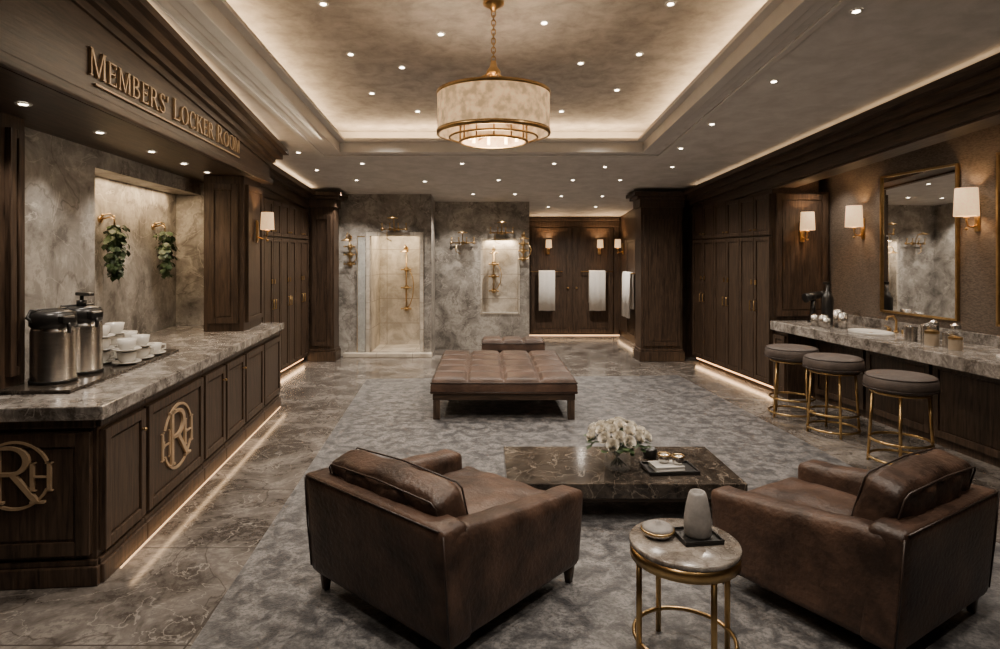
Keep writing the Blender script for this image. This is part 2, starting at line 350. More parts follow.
obj('monogram',monogram(),BRASSL,parent=cabs[0],M=END@T(-.38,-.022,.58)@S(.86,1,.86),label='round bronze monogram of interlaced letters R and H')
b=B(); b.box(-.06,3.88,-.06,.79,.858,.93,.008); b.box(1.55,3.7,.79,1.05,.858,.93)
obj('countertop',b,COUNTER,M=LF,label='long polished grey marble countertop with coffee service',cat='countertop')
b=B(); b.box(.5,1.54,.8,1.12,.5,2.5); b.box(1.54,3.76,.8,1.12,2.36,2.5); b.box(1.54,3.76,1.06,1.12,.5,2.36); b.box(3.70,3.76,.56,1.12,.5,2.5)
obj('wall_niche_stone',b,STONE,M=LF,kind='structure')
light('AREA','niche_light',LF@T(2.5,.93,2.35),20,(1,.70,.40),shape='RECTANGLE',size=1.9,size_y=.12)
can=root('wood_canopy',LF,'dark wood canopy with gold lettering above the coffee counter','canopy')
b=B(); sloped(b,LF,-1.6,3.85,[(.1,'a',2.5),(.1,'c',-.12),(.17,'c',-.12),(.17,'a',2.5)])
obj('fascia',b,WOODH,parent=can)
b=B(); b.box(-1.6,3.85,.06,.1,2.5,2.56,.01); b.box(-1.6,3.85,.17,1.25,2.5,2.54)
obj('soffit',b,WOODH,parent=can)
b=B()
for (ya,d0,d1) in ((.08,-.27,-.22),(.04,-.22,-.17),(-.03,-.17,-.11),(-.09,-.11,-.06)):
    sloped(b,LF,-1.6,3.85+(.1-ya)*.6,[(ya,'c',d0),(ya,'c',d1),(.3,'c',d1),(.3,'c',d0)])
obj('cornice',b,WOODH,parent=can)
big,sm=.148,.128
txt=[('M',big)]+[(c,sm) for c in "EMBERS'"]+[(' ',sm),('L',big)]+[(c,sm) for c in "OCKER"]+[(' ',sm),('R',big)]+[(c,sm) for c in "OOM"]
sx=2.62/textw(txt); xx=.10
for c,h in txt:
    if c!=' ':
        b=B(); write(b,[(c,h)],0,0,-.016,0,wx_=sx); obj('letter',b,BRASSL,parent=can,M=T(xx,.1,2.665),label='bronze serif sign letter')
    xx+=(glyph(c)[1]+.08)*h*sx
obj('underline',B().box(.16,2.70,.085,.1,2.62,2.633,.003),BRASSL,parent=can)
light('AREA','sign_fill',LF@T(1.9,-.55,2.95)@R(62,'X'),8,(1,.80,.56),shape='RECTANGLE',size=3.2,size_y=.06)  # added lamp without a fixture, brightens the dark sign letters
def pier(x0,x1,y0,y1,z0,z1,label):
    r=root('wood_pier',LF@T(x0,y0,z0),label,'pier'); w=x1-x0; d=y1-y0; h=z1-z0
    obj('shaft',B().box(0,w,0,d,0,h),WOOD,parent=r)
    obj('panel',pdoor(.05,w-.05,.08,h-.08,0,.05),WOOD,parent=r)
    obj('side_panel',pdoor(-d+.05,-.05,.08,h-.08,0,.06),WOOD,parent=r,M=END)
    return r
pier(3.08,3.72,.16,.55,.932,2.498,'panelled dark wood pier with a wall sconce')
pier(.28,.50,.66,1.3,.932,2.498,'panelled dark wood pier beside coffee dispensers')
obj('led_strip',B().box(.15,3.75,-.050,-.042,0,.005),LED,M=LF,label='warm glowing light line along the counter base',cat='light strip')
light('AREA','toe_light',LF@T(1.95,-.10,.09),2,(1,.62,.32),shape='RECTANGLE',size=3.6,size_y=.03)
# ------------------------------------------------------------------ lockers
def locker(M,w,depth,h,label,group,n=2,zs=1.93):
    r=root('locker',M,label,'locker',group)
    b=B(); b.box(0,w,0,depth,.09,h); b.box(0.01,w-.01,.06,depth,0,.09)
    obj('body',b,WOOD,parent=r); dw=w/n
    for i in range(n):
        d=obj('door',pdoor(i*dw+.006,(i+1)*dw-.006,.12,zs,-.002,.05),WOOD,parent=r)
        hx=(i+(.86 if i%2==0 else .14))*dw
        obj('handle',pull(hx,-.03,1.05,.12),BRASS,parent=d)
        obj('lock',B().box(hx-.015,hx+.015,-.045,-.03,1.32,1.38,.003),BRASS,parent=d)
        d=obj('upper_door',pdoor(i*dw+.006,(i+1)*dw-.006,zs+.02,h-.03,-.002,.05),WOOD,parent=r)
        obj('knob',knob(hx,-.03,zs+.09),BRASS,parent=d)
    return r
l0=locker(RF@T(-.75,0,0),.748,.74,2.48,'tall panelled dark wood locker with brass handles','lockers beside the vanity')
for k in (2,3): ctree(l0,RF@T(-.75*k,0,0))
LW=T(-2.83,7.2,0)@R(90)
l1=locker(LW,.658,.6,2.45,'tall panelled dark wood locker with small brass pulls','lockers beyond the counter')
for k in (1,2,3): ctree(l1,LW@T(.66*k,0,0))
RX=Matrix(((0,-1,0,0),(1,0,0,0),(0,0,1,0),(0,0,0,1)))
obj('trim_6',pdoor(.04,.70,.95,2.45,0,.07),WOOD,M=RF@RX,kind='structure')
b=B()
sloped(b,RF,-2.3,0.0,[(.0,'a',2.46),(.0,'c',-.12),(.6,'c',-.12),(.6,'a',2.46)])
for (ya,d0,d1) in ((-.03,-.40,-.34),(-.06,-.26,-.19),(-.13,-.19,-.12),(-.21,-.12,-.06)):
    sloped(b,RF,-2.3,6.5,[(ya,'c',d0),(ya,'c',d1),(.3,'c',d1),(.3,'c',d0)])
sloped(b,RF,0,6.5,[(0,'c',-.42),(0,'c',-.12),(.06,'c',-.12),(.06,'c',-.42)])
obj('trim_7',b,WOODH,M=RF,kind='structure')
b=B(); sloped(b,RF,0,6.5,[(0,'c',-.20),(0,'c',-.15),(.78,'c',-.15),(.78,'c',-.20)])
obj('ceiling_vanity_soffit',b,WOODH,M=RF,kind='structure')
light('AREA','crown_glow',RF@T(2.0,-.12,zc(7.6-2.0)-.055)@Matrix.Rotation(-math.atan(.075),4,'Y')@R(180,'X'),3.5,(1,.66,.36),shape='RECTANGLE',size=8,size_y=.05)
b=B(); 
sloped(b,LW,0,2.66,[(.0,'a',2.43),(.0,'c',-.10),(.5,'c',-.10),(.5,'a',2.43)])
for (ya,d0,d1) in ((-.03,-.34,-.28),(-.07,-.18,-.12),(-.14,-.12,-.05)):
    sloped(b,LW,-.1,2.66,[(ya,'c',d0),(ya,'c',d1),(.3,'c',d1),(.3,'c',d0)])
obj('trim_8',b,WOODH,M=LW,kind='structure')
light('AREA','crown_glow',T(-2.72,8.5,zc(8.5)-.045)@Matrix.Rotation(-math.atan(.075),4,'X')@R(180,'X'),3.5,(1,.66,.36),shape='RECTANGLE',size=.05,size_y=2.6)
light('AREA','crown_glow',LF@T(1.2,-.02,zc(4.4)-.055)@Matrix.Rotation(math.atan(.075),4,'Y')@R(180,'X'),3.5,(1,.66,.36),shape='RECTANGLE',size=5,size_y=.05)
for M,a,c,e in ((RF,-2.25,-.02,3.5),(LW,.02,2.6,3.5)):
    obj('led_strip',B().box(a,c,.035,.055,.055,.075),LEDH,M=M,label='warm light strip under the lockers',cat='light strip')
    light('AREA','toe_light',M@T((a+c)/2,.02,.08)@R(-25,'X'),e,(1,.62,.32),shape='RECTANGLE',size=c-a,size_y=.03)
def column(x0,x1,y0,y1,label):
    r=root('column',T((x0+x1)/2,(y0+y1)/2,0),label,'column','dark wood columns'); w=(x1-x0)/2; d=(y1-y0)/2
    top=zc(y0)
    obj('shaft',B().box(-w+.03,w-.03,-d+.03,d-.03,0,top-.1),WOOD,parent=r)
    obj('panel',pdoor(-w+.07,w-.07,.25,top-.42,-d+.03,.07),WOOD,parent=r)
    obj('base',B().box(-w,w,-d,d,0,.16,.01).box(-w+.015,w-.015,-d+.015,d-.015,.16,.2,.01),WOOD,parent=r)
    b=B(); 
    for k,(e,z0,z1) in enumerate(((.0,-.30,-.22),(.0,-.22,-.17),(.05,-.17,-.12),(.10,-.12,-.06))): b.box(-w-e,w+e,-d-e,d+e,top+z0,top+z1,.006)
    obj('capital',b,WOOD,parent=r)
column(-2.83,-2.38,9.87,10.25,'dark wood panelled column beside the stone showers')
column(2.46,3.18,9.87,10.3,'wide dark wood panelled column at the corridor opening')
for k in range(4): obj('trim_9',pdoor(.05+k*.7,.72+k*.7,.12,2.0,0,.05),WOOD,M=T(2.87,13.15,0)@R(-90),kind='structure')
obj('led_strip',B().box(.82,2.84,13.08,13.10,0,.015),LEDH,label='warm light strip at the base of the end wall',cat='light strip')
light('AREA','toe_light',T(1.85,12.95,.09),2,(1,.62,.32),shape='RECTANGLE',size=1.9,size_y=.05)
light('AREA','toe_light',T(2.75,11.8,.09),2.5,(1,.62,.32),shape='RECTANGLE',size=.05,size_y=2)
# ------------------------------------------------------------------ vanity
b=B(); b.box(.02,6.5,-.04,.74,.79,.90,.01); b.box(.02,6.5,.71,.75,.90,1.0,.006)
obj('countertop',b,COUNTER,M=RF,label='long polished marble vanity top along the mirror wall',cat='countertop')
vb=root('vanity_base',RF,'dark wood panelled vanity base under marble top','vanity')
obj('body',B().box(.03,6.5,.36,.72,0,.788).box(.03,.30,.02,.36,0,.788),WOOD,parent=vb)
for k in range(7): obj('panel',pdoor(.34+k*.86,1.16+k*.86,.08,.74,.36,.06),WOOD,parent=vb)
obj('panel',pdoor(.04,.28,.08,.74,.02,.05),WOOD,parent=vb)
def mirror(x0,x1,z0,z1,label):
    r=root('wall_mirror',RF@T((x0+x1)/2,.755,z0),label,'mirror'); w=(x1-x0)/2; h=z1-z0; f=.022
    b=B(); b.box(-w,-w+f,-.03,0,0,h,.004); b.box(w-f,w,-.03,0,0,h,.004); b.box(-w+f,w-f,-.03,0,0,f,.004); b.box(-w+f,w-f,-.03,0,h-f,h,.004)
    obj('frame',b,BRASS,parent=r); obj('mirror_glass',B().box(-w+f,w-f,-.012,-.004,f,h-f),MIRR,parent=r)
mirror(.88,1.88,1.08,2.56,'rectangular mirror in thin brass frame above the vanity')
mirror(2.28,3.24,1.08,2.59,'second brass framed mirror partly out of view')
def sconce(M,label,sc=1,e=5,grp='wall sconces'):
    r=root('wall_sconce',M,label,'wall lamp',grp)
    obj('backplate',B().box(-.03,.03,-.015,0,-.14,.10,.01).box(-.02,.02,-.022,-.015,-.12,.08,.005),BRASS,parent=r)
    obj('arm',B().tube([(0,-.015,-.08),(0,-.06,-.10),(0,-.10,-.09),(0,-.115,-.05),(0,-.115,-.0)],.008).sph(.014,T(0,-.115,-.115)).cyl(.022,-.02,-.005,T(0,-.115,0)),BRASS,parent=r)
    b=B(); b.lathe([(.088*sc,0),(.078*sc,.23*sc),(.074*sc,.23*sc),(.084*sc,.002)],T(0,-.115,0),24)
    obj('lamp_shade',b,SHADE,parent=r)
    obj('bulb',B().sph(.02,T(0,-.115,.08),8),GLOW,parent=r)
    light('POINT','sconce_glow',T(0,-.115,.13),e*2.6,(1,.64,.33),parent=r,shadow_soft_size=.03)
    return r
sconce(RF@T(.58,.76,2.02),'brass wall sconce with cream shade beside the mirror',1.05)
sconce(RF@T(2.07,.76,2.05),'brass wall sconce with cream shade between two mirrors',1.1)
sconce(RF@RX@T(.36,-.036,2.0),'brass wall sconce with cream shade on locker end panel',.95)
sconce(LF@T(3.40,.124,1.97),'brass wall sconce with cream shade on wooden pier',.8,5)
sconce(T(1.34,13.14,1.85),'small brass sconce on dark door wall',.75,7)
sconce(T(2.42,13.14,1.85),'small brass sconce on dark door wall',.75,7)
sconce(T(2.835,12.7,1.85)@R(-90),'small brass sconce on corridor side wall',.75,4)
def towelset(M,w=.34,h=.82,n=1):
    r=root('towel_bar',M@T(0,0,0),'brass towel bar on dark wooden wall','towel bar','towel bars')
    obj('bar',B().tube([(-.34,-.07,0),(.34,-.07,0)],.010).cyl(.012,0,.07,T(-.32,0,0)@R(90,'X')).cyl(.012,0,.07,T(.32,0,0)@R(90,'X')),BRASS,parent=r)
    for k in range(n):
        off=(k-(n-1)/2)*.32
        b=B(); N=30; t=bmesh.new()
        prof=[(-.018,-h*.8),(-.024,-.02),(-.040,.016),(-.07,.026),(-.100,.016),(-.118,-.02),(-.128,-h),(-.095,-h),(-.088,-.02),(-.07,.012),(-.052,-.02),(-.045,-h*.8)]
        rows=[]
        for i in range(N+1):
            u=i/N; x=-w/2+w*u; f=.006*math.sin(u*pi*6)
            rows.append([t.verts.new((x,y+(f if (z<-.05 and y<-.09) else 0),z+(.004*math.sin(u*9) if z<-.3 else 0))) for y,z in prof])
        m_=len(prof)
        for i in range(N):
            for j in range(m_): t.faces.new((rows[i][j],rows[i+1][j],rows[i+1][(j+1)%m_],rows[i][(j+1)%m_]))
        t.faces.new(rows[0]); t.faces.new(rows[-1][::-1]); bmesh.ops.recalc_face_normals(t,faces=t.faces[:]); b.mg(t,None,True)
        obj('towel',b,TOWEL,M=M@T(off,0,0),label='folded white towel hanging on a towel bar',cat='towel',group='white towels')
towelset(T(1.30,13.13,1.35)); towelset(T(2.36,13.13,1.35)); towelset(T(2.835,12.0,1.35)@R(-90),.26,.85,2)
# ------------------------------------------------------------------ downlights and fill spots
dl=root('downlight',CF@T(-1.15,4.4,.318),'small recessed warm ceiling downlight','downlight','recessed ceiling downlights')
obj('ring',B().lathe([(.020,-.003),(.036,-.008),(.040,0)],None,18),TRIMW,parent=dl)
obj('lens',B().cyl(.021,-.006,-.002,None,16),SPOTM,parent=dl)
def D(M): return ctree(dl,M)
for X,Ys in ((-1.15,(2.6,3.5,5.3,6.3)),(-.75,(3.9,5.6,6.9)),(-.35,(3.0,4.9,6.3)),(.45,(3.2,4.7,6.4)),(.85,(3.9,5.5,6.9)),(1.32,(2.6,4.4,5.3,6.2))):
    for Y in Ys: D(CF@T(X,Y,.318))
for X,Y in ((2.3,2.6),(2.3,3.85),(2.36,5.08),(2.3,6.3),(2.3,7.3),(2.5,8.3),(-2.25,7.5),(-2.3,8.5),(-1.6,8.1),(-.3,8.1),(.9,8.1),(1.6,8.3),(-1.9,9.2),(-.9,9.3),(.2,9.2),(1.3,9.2),(2.0,9.2),(-.2,10.4),(.5,10.4),(1.3,10.6),(2.0,10.6),(1.2,11.8),(2.1,11.8)):
    D(CF@T(X,Y,-.001))
for x in (.1,.86,1.61,2.24,2.8): D(LF@T(x,.42,2.499))
for x in (.3,1.0,1.75,2.6,3.4):
    p=RF@Vector((x,.4,0)); D(T(p.x,p.y,zc(p.y)-.202)@Matrix.Rotation(-math.atan(.075),4,'X'))
W=(1,.87,.73)
def spot(x,y,z,e,ang=118,M=ID,bl=1): light('SPOT','downlight_or_fill',M@T(x,y,z),e,W,spot_size=math.radians(ang),spot_blend=bl,shadow_soft_size=.04)
for x,y in ((-1.15,3.5),(1.32,3.5),(-.45,2.6),(.62,1.6),(-.45,.6),(1.32,.8),(-.45,5.3),(.62,5.3),(1.32,6.9),(-1.15,6.9),(.2,6.4)): spot(x,y,zc(y)+.26,150)  # tray downlights; the unseen spots nearest the camera are added soft fill
for x,y,e in ((2.36,5.0,110),(2.3,2.6,90),(2.3,7.0,150),(2.2,8.5,150),(-2.0,7.6,130),(-1.95,8.9,120)): spot(x,y,zc(y)-.03,e,140)  # side downlights; spots by the lockers are added to wash their dark fronts
for x,y in ((-1.51,9.75),(-2.2,9.8),(-.5,10.55),(.3,10.6)): spot(x,y,zc(y)-.03,100,105,bl=.7)
for x,y in ((1.3,9.0),(-.5,8.5)): spot(x,y,zc(y)-.03,105,140)
spot(1.8,11.6,zc(11.6)-.03,320,150)  # added corridor fill with no fixture of its own, lifts the towels
for x in (.1,.86,1.61,2.6): spot(x,.50,2.48,30,95,LF,.6)
for x in (.3,1.0,1.75,2.6,3.4): 
    p=RF@Vector((x,.46,0)); spot(p.x,p.y,zc(p.y)-.23,34,100,bl=.7)
# ------------------------------------------------------------------ chandelier
cz=(CF@Vector((.06,4.39,.32))).z
ch=root('chandelier',T(.06,4.39,0),'brass chandelier with cream drum shade hanging from tray ceiling','chandelier')
obj('ceiling_canopy',B().lathe([(0,cz+.0),(.075,cz),(.075,cz-.02),(.03,cz-.045),(.012,cz-.07),(0,cz-.07)]),BRASS,parent=ch)
b=B(); z=cz-.07; k=0
while z>3.07:
    b.ring(.015,.0035,0,T(0,0,z-.015)@R(90*(k%2))@R(90,'X')@S(1,1.5,1),14); z-=.032; k+=1
obj('chain',b,BRASS,parent=ch)
obj('hub',B().lathe([(0,3.08),(.02,3.07),(.028,3.03),(.05,3.0),(.05,2.985),(.02,2.975),(.012,2.94),(.012,2.62),(.03,2.60),(.012,2.56),(0,2.55)]),BRASS,parent=ch)
for k in range(4):
    a=k*pi/2+.5; c,s_=math.cos(a),math.sin(a)
    obj('arm',B().tube([(.04*c,.04*s_,2.99),(.06*c,.06*s_,2.965),(.12*c,.12*s_,2.93),(.22*c,.22*s_,2.885),(.395*c,.395*s_,2.845)],.008),BRASS,parent=ch)
    obj('arm',B().tube([(0.01*c,.01*s_,2.60),(.12*c,.12*s_,2.56),(.225*c,.225*s_,2.55)],.006),BRASS,parent=ch)
obj('top_band',B().lathe([(.399,2.825),(.403,2.825),(.403,2.85),(.385,2.85)],None,48),BRASS,parent=ch)
obj('bottom_band',B().lathe([(.399,2.58),(.403,2.58),(.403,2.55),(.385,2.55)],None,48),BRASS,parent=ch)
obj('lamp_shade',B().lathe([(.397,2.56),(.397,2.845),(.388,2.845),(.388,2.56),(.397,2.56)],None,48),DRUM,parent=ch)
b=B(); b.ring(.235,.010,2.62); b.ring(.235,.010,2.50)
for k in range(12):
    a=k*pi/6; b.cyl(.006,2.50,2.62,T(.235*math.cos(a),.235*math.sin(a),0),8)
obj('inner_ring',b,BRASS,parent=ch)
obj('outer_ring',B().ring(.31,.008,2.53),BRASS,parent=ch)
obj('diffuser',B().lathe([(.225,2.50),(.225,2.62),(.22,2.62),(.22,2.50)],None,36),emis('diffuser_glow',(1,.56,.24),1.1,(.3,.22,.14),.7,12),parent=ch)
for k in range(8):
    a=k*pi/4+.2; obj('candle_bulb',B().cyl(.012,2.51,2.57,T(.17*math.cos(a),.17*math.sin(a),0),10).sph(.022,T(.17*math.cos(a),.17*math.sin(a),2.60)@S(1,1,1.5),10),GLOW,parent=ch)
light('POINT','chandelier_glow',T(0,0,2.76),18,(1,.64,.33),parent=ch,shadow_soft_size=.08)
light('POINT','chandelier_glow',T(0,0,2.40),40,(1,.80,.58),parent=ch,shadow_soft_size=.15)
# ------------------------------------------------------------------ bench
def bench(cx,cy,w,d,label,NXs,NYs,top=.43):
    bn=root('bench',T(cx,cy,RG),label,'bench')
    obj('frame',B().box(-w+.02,w-.02,-d+.02,d-.02,.20,.27,.01),WOODH,parent=bn)
    t=bmesh.new(); NX,NY=26*NXs,22*NYs
    def hz(u,v):
        a=(u*NXs)%1; c=(v*NYs)%1; g=min(min(a,1-a)/NXs*2*w,min(c,1-c)/NYs*2*d)
        e=min(min(u,1-u)*2*w,min(v,1-v)*2*d); zz=top-.030*math.exp(-(g/.020)**2)+.014*math.sin(pi*a)*math.sin(pi*c)
        if e<.05: zz-=.05-math.sqrt(max(0,.05**2-(.05-e)**2))
        return zz
    gr=[[t.verts.new((-w+2*w*i/NX,-d+2*d*j/NY,hz(i/NX,j/NY))) for j in range(NY+1)] for i in range(NX+1)]
    for i in range(NX):
        for j in range(NY): t.faces.new((gr[i][j],gr[i+1][j],gr[i+1][j+1],gr[i][j+1]))
    bd=[gr[i][0] for i in range(NX+1)]+[gr[NX][j] for j in range(1,NY+1)]+[gr[i][NY] for i in range(NX-1,-1,-1)]+[gr[0][j] for j in range(NY-1,0,-1)]
    lo=[t.verts.new((v.co.x,v.co.y,.27)) for v in bd]
    for i in range(len(bd)): t.faces.new((bd[i],lo[i],lo[(i+1)%len(bd)],bd[(i+1)%len(bd)]))
    bmesh.ops.recalc_face_normals(t,faces=t.faces[:])
    cu=obj('cushion',B().mg(t,None,True),LEATHB,parent=bn)
    for z in (.285,top-.05): obj('piping',B().tube([(-w,-d,z),(w,-d,z),(w,d,z),(-w,d,z)],.006,6,True),SEAM,parent=cu)
    for sx_ in (-1,1):
        for sy_ in (-1,1): obj('leg',B().box(-.035,.035,-.035,.035,0,.20,.005),WOOD,parent=bn,M=T(sx_*(w-.06),sy_*(d-.06),0))
    return bn
bench(.195,7.305,.755,.945,'large tufted brown leather bench on wooden legs',4,5)
bench(.42,9.45,.47,.24,'small brown leather bench behind the large tufted bench',3,1)
# ------------------------------------------------------------------ armchairs
def armchair(M,W,L,label,bh=.33):
    r=root('armchair',M,label,'armchair','brown leather club armchairs'); w=W/2; d=L/2; a=.15
    obj('base',B().cush(-w+.05,w-.05,-d+.03,d-.05,.09,.28,.03),LEATH,parent=r)
    for s_ in (-1,1):
        x0_,x1_=(s_*w,s_*(w-a)) if s_<0 else (s_*(w-a),s_*w)
        t=B().cush(x0_,x1_,-d,d-.02,.09,.49,.038,.012,16)
        for v in t.bm.verts:
            k=(v.co.y+d)/(2*d)
            if v.co.z>.25: v.co.z+=(v.co.z-.25)/.25*.10*max(0,k)**1.6
            v.co.x+=s_*.025*(v.co.z-.09)/.4
            v.co.y-=.02*(v.co.z-.3) if k<.3 else 0
            if v.co.z>.42: v.co.z+=.003*math.sin(v.co.y*27+s_)
        arm=obj('arm',t,LEATH,parent=r)
        xo=s_*(w+.022)
        pts=[]
        for q in range(9):
            k=q/8; pts.append((xo-s_*.010,-d+.03+k*(2*d-.07),.468+.09*k**1.6))
        obj('piping',B().tube(pts,.0045,6),SEAM,parent=arm)
    t=B().cush(-w-.01,w+.01,d-.15,d+.005,.09,.60,.03,.006)
    for v in t.bm.verts: v.co.y+=.04*max(0,(v.co.z-.09)/.5); v.co.x*=1+.03*(v.co.z-.09)
    bk=obj('backrest',t,LEATH,parent=r)
    for s_ in (-1,1): obj('piping',B().tube([(s_*(w+.008),d-.002,.12),(s_*(w+.012),d+.020,.36),(s_*(w+.010),d+.034,.575)],.0045,6),SEAM,parent=bk)
    obj('piping',B().tube([(-w+.01,d+.040,.590),(w-.01,d+.040,.590)],.0045,6),SEAM,parent=bk)
    t=B().cush(-w+a,w-a,-d-.01,d-.15,.27,.42,.04,.035,18)
    for v in t.bm.verts:
        if v.co.z>.38: v.co.z+=.008*math.sin(v.co.x*31+2*math.sin(v.co.y*9))*math.sin(v.co.y*17+1)
    obj('seat_cushion',t,LEATH,parent=r)
    MB=T(0,d-.19,.385)@R(-16,'X')
    t=B().cush(-w+a-.06,w-a+.06,-.085,.085,0,bh,.042,.014,20,None,.028)
    for v in t.bm.verts: v.co.y+=.007*math.sin(v.co.x*23+v.co.z*14)+.004*math.sin(v.co.x*51-v.co.z*33); v.co.z-=.012*(v.co.x/(w-a))**2 if v.co.z>.2 else 0
    c=obj('back_cushion',t,LEATH,parent=r,M=MB)
    x_=w-a+.045; q=bh-.012
    for yy in (-.082,.082): obj('piping',B().tube([(-x_,yy,.05),(-x_,yy,q-.03),(-x_+.025,yy,q-.008),(0,yy*1.03,q+.008),(x_-.025,yy,q-.008),(x_,yy,q-.03),(x_,yy,.05)],.0045,6),SEAM,parent=c)
    for sx_ in (-1,1):
        for sy_ in (-1,1): obj('leg',B().cyl(.02,0,.11,R(45),4,.034),WOOD,parent=r,M=T(sx_*(w-.05),sy_*(d-.05),0))
    return r
armchair(T(-.187,3.186,RG)@R(48+90),.98,.98,'brown leather club armchair seen from behind near coffee table',.325)
fa=math.radians(122); C=Vector((1.64,2.47)); L_,W_=.88,.88
cc=C+Vector((math.cos(fa),math.sin(fa)))*L_/2+Vector((math.cos(fa-pi/2),math.sin(fa-pi/2)))*W_/2
armchair(T(cc.x,cc.y,RG)@R(212),W_,L_,'brown leather club armchair turned toward the coffee table',.385)
# ------------------------------------------------------------------ coffee table
ct=root('coffee_table',T(.90,4.30,RG),'low dark brown marble coffee table with block legs','coffee table')
obj('tabletop',B().box(-.76,.76,-.385,.385,.155,.25,.006),DKMARB,parent=ct)
obj('frame',B().box(-.68,.68,-.32,.32,.11,.155,.004),WOODH,parent=ct)
for sx_ in (-1,1):
    for sy_ in (-1,1): obj('leg',B().box(-.05,.05,-.05,.05,0,.155,.005),WOOD,parent=ct,M=T(sx_*.67,sy_*.31,0))
zt=.2545
fx,fy=wx(618,4.2),4.22
fv=root('flower_vase',T(fx,fy,zt),'white roses in clear glass vase on coffee table','flowers')
obj('vase',B().lathe([(0,0),(.085,0),(.09,.01),(.092,.15),(.087,.15),(.083,.015),(0,.012)],None,32),GLASS,parent=fv)
for k in range(14):
    a=k*2.4; q=.015+.05*(k/14); obj('stem',B().tube([(q*math.cos(a),q*math.sin(a),.016),(-q*.5*math.cos(a),-q*.5*math.sin(a),.1),(-1.2*q*math.cos(a),-1.2*q*math.sin(a),.2)],.004,6),LEAF,parent=fv)
def petalpatch(t,ang,rad,hgt,wid,lean):
    n=6; g=[]
    for i in range(n+1):
        row=[]
        for j in range(n+1):
            u=i/n*2-1; v=j/n; a=ang+u*wid*(.5+.5*math.sin(pi*min(v+.25,1)*.8))
            rr=rad*(.35+.65*math.sin(v*pi*.5))+lean*v**3; z=hgt*v*(1-.18*u*u)
            row.append(t.verts.new((rr*math.cos(a),rr*math.sin(a),z)))
        g.append(row)
    for i in range(n):
        for j in range(n): t.faces.new((g[i][j],g[i+1][j],g[i+1][j+1],g[i][j+1]))
t=bmesh.new()
for ring_,(rad,h,wd,ln,n) in enumerate(((.008,.044,1.6,.0,2),(.015,.045,1.1,.001,3),(.022,.042,.9,.003,4),(.029,.037,.8,.006,5),(.034,.028,.7,.010,5))):
    for k in range(n): petalpatch(t,2*pi*k/n+ring_*.7,rad,h,wd,ln)
r0=obj('rose',B().mg(t,None,True),PETAL,parent=fv,M=T(0,0,.285))
NR=30
for k in range(1,NR):
    a=k*2.39996; q=.185*math.sqrt((k+.3)/NR)
    M=T(q*math.cos(a)*1.06,q*math.sin(a),.200+.085*(1-(q/.185)**2)+random.uniform(-.010,.016))@R(math.degrees(a))@R(q/.185*62,'Y')@R(random.uniform(0,90))
    o=r0.copy(); COL.objects.link(o); o.parent=fv; o.matrix_basis=M
def leaves(n,gen,size):
    t=bmesh.new()
    for _ in range(n):
        p,dr=gen(); s_=size*random.uniform(.7,1.3); m=T(*p)@dr
        pts=[(0,0,0),(.35,.28,.05),(.5,.65,.02),(0,1.1,-.12),(-.5,.65,.02),(-.35,.28,.05)]
        c=t.verts.new(m@Vector((0,.5*s_,-.03*s_))); vs=[t.verts.new(m@Vector((a*s_,b_*s_,z*s_))) for a,b_,z in pts]
        for i in range(6): t.faces.new((c,vs[i],vs[(i+1)%6]))
    return B().mg(t,None,True)
def gl():
    a=random.uniform(0,2*pi); q=random.uniform(.06,.20); return (q*math.cos(a),q*math.sin(a),random.uniform(.15,.235)),R(math.degrees(a)-90)@R(random.uniform(-30,30),'X')
obj('leaves',leaves(70,gl,.05),LEAF,parent=fv)
tx,ty=wx(668,4.2),4.17
obj('tray',B().box(-.17,.17,-.11,.11,0,.012,.004).box(-.17,.17,-.11,-.10,.012,.025,.002).box(-.17,.17,.10,.11,.012,.025,.002).box(-.17,-.16,-.10,.10,.012,.025,.002).box(.16,.17,-.10,.10,.012,.025,.002),BLACK,M=T(tx,ty,zt)@R(4),label='shallow dark tray on coffee table',cat='tray')
obj('book',B().box(-.1,.1,-.07,.07,0,.008,.002).box(-.098,.096,-.067,.067,.008,.022).box(-.1,.1,-.07,.07,.022,.03,.002),CERAM,M=T(tx-.02,ty,zt+.0125)@R(8),label='cream hardcover book lying on a tray',cat='book')
for i,(dx,dy) in enumerate(((-.03,.02),(.055,-.01))):
    g=root('bowl',T(tx+dx,ty+dy,zt+.0435),'small brass rimmed bowl on a book','bowl','brass bowls')
    obj('body',B().lathe([(0,0),(.03,0),(.038,.02),(.042,.055),(.038,.055),(.034,.02),(0,.006)],None,20),STEEL,parent=g); obj('rim',B().ring(.041,.005,.055,None,20),BRASS,parent=g)
obj('candle_holder',B().lathe([(0,0),(.045,0),(.05,.03),(.05,.065),(.042,.07),(.038,.055),(0,.05)],None,24),BLACK,M=T(wx(652,4.36),4.42,zt),label='small round black candle holder on coffee table',cat='candle')
# ------------------------------------------------------------------ side table
STOP=surf('brown_grey_stone_top',(.085,.070,.058),(.27,.24,.21),rough=.2,ns=9,detail=15,dist=.5,vein=((.05,.038,.03),(.36,.33,.29)),vs=5,va=.6,vw=.7,p0=.41,p1=.60,speck=((.15,.132,.115),36))
st=root('side_table',T(.835,2.60,RG),'round marble side table with slim brass legs','side table')
obj('tabletop',B().lathe([(0,.478),(.222,.478),(.225,.482),(.225,.496),(.22,.50),(0,.50)],None,48),STOP,parent=st)
obj('rim',B().lathe([(.21,.43),(.222,.43),(.222,.478),(.21,.478)],None,48),BRASS,parent=st)
obj('foot_ring',B().ring(.205,.009,.10,None,48),BRASS,parent=st)
for k in range(4):
    a=k*pi/2+.25; obj('leg',B().cyl(.012,0,.478,T(.208*math.cos(a),.208*math.sin(a),0),12),BRASS,parent=st)
zs=.5045
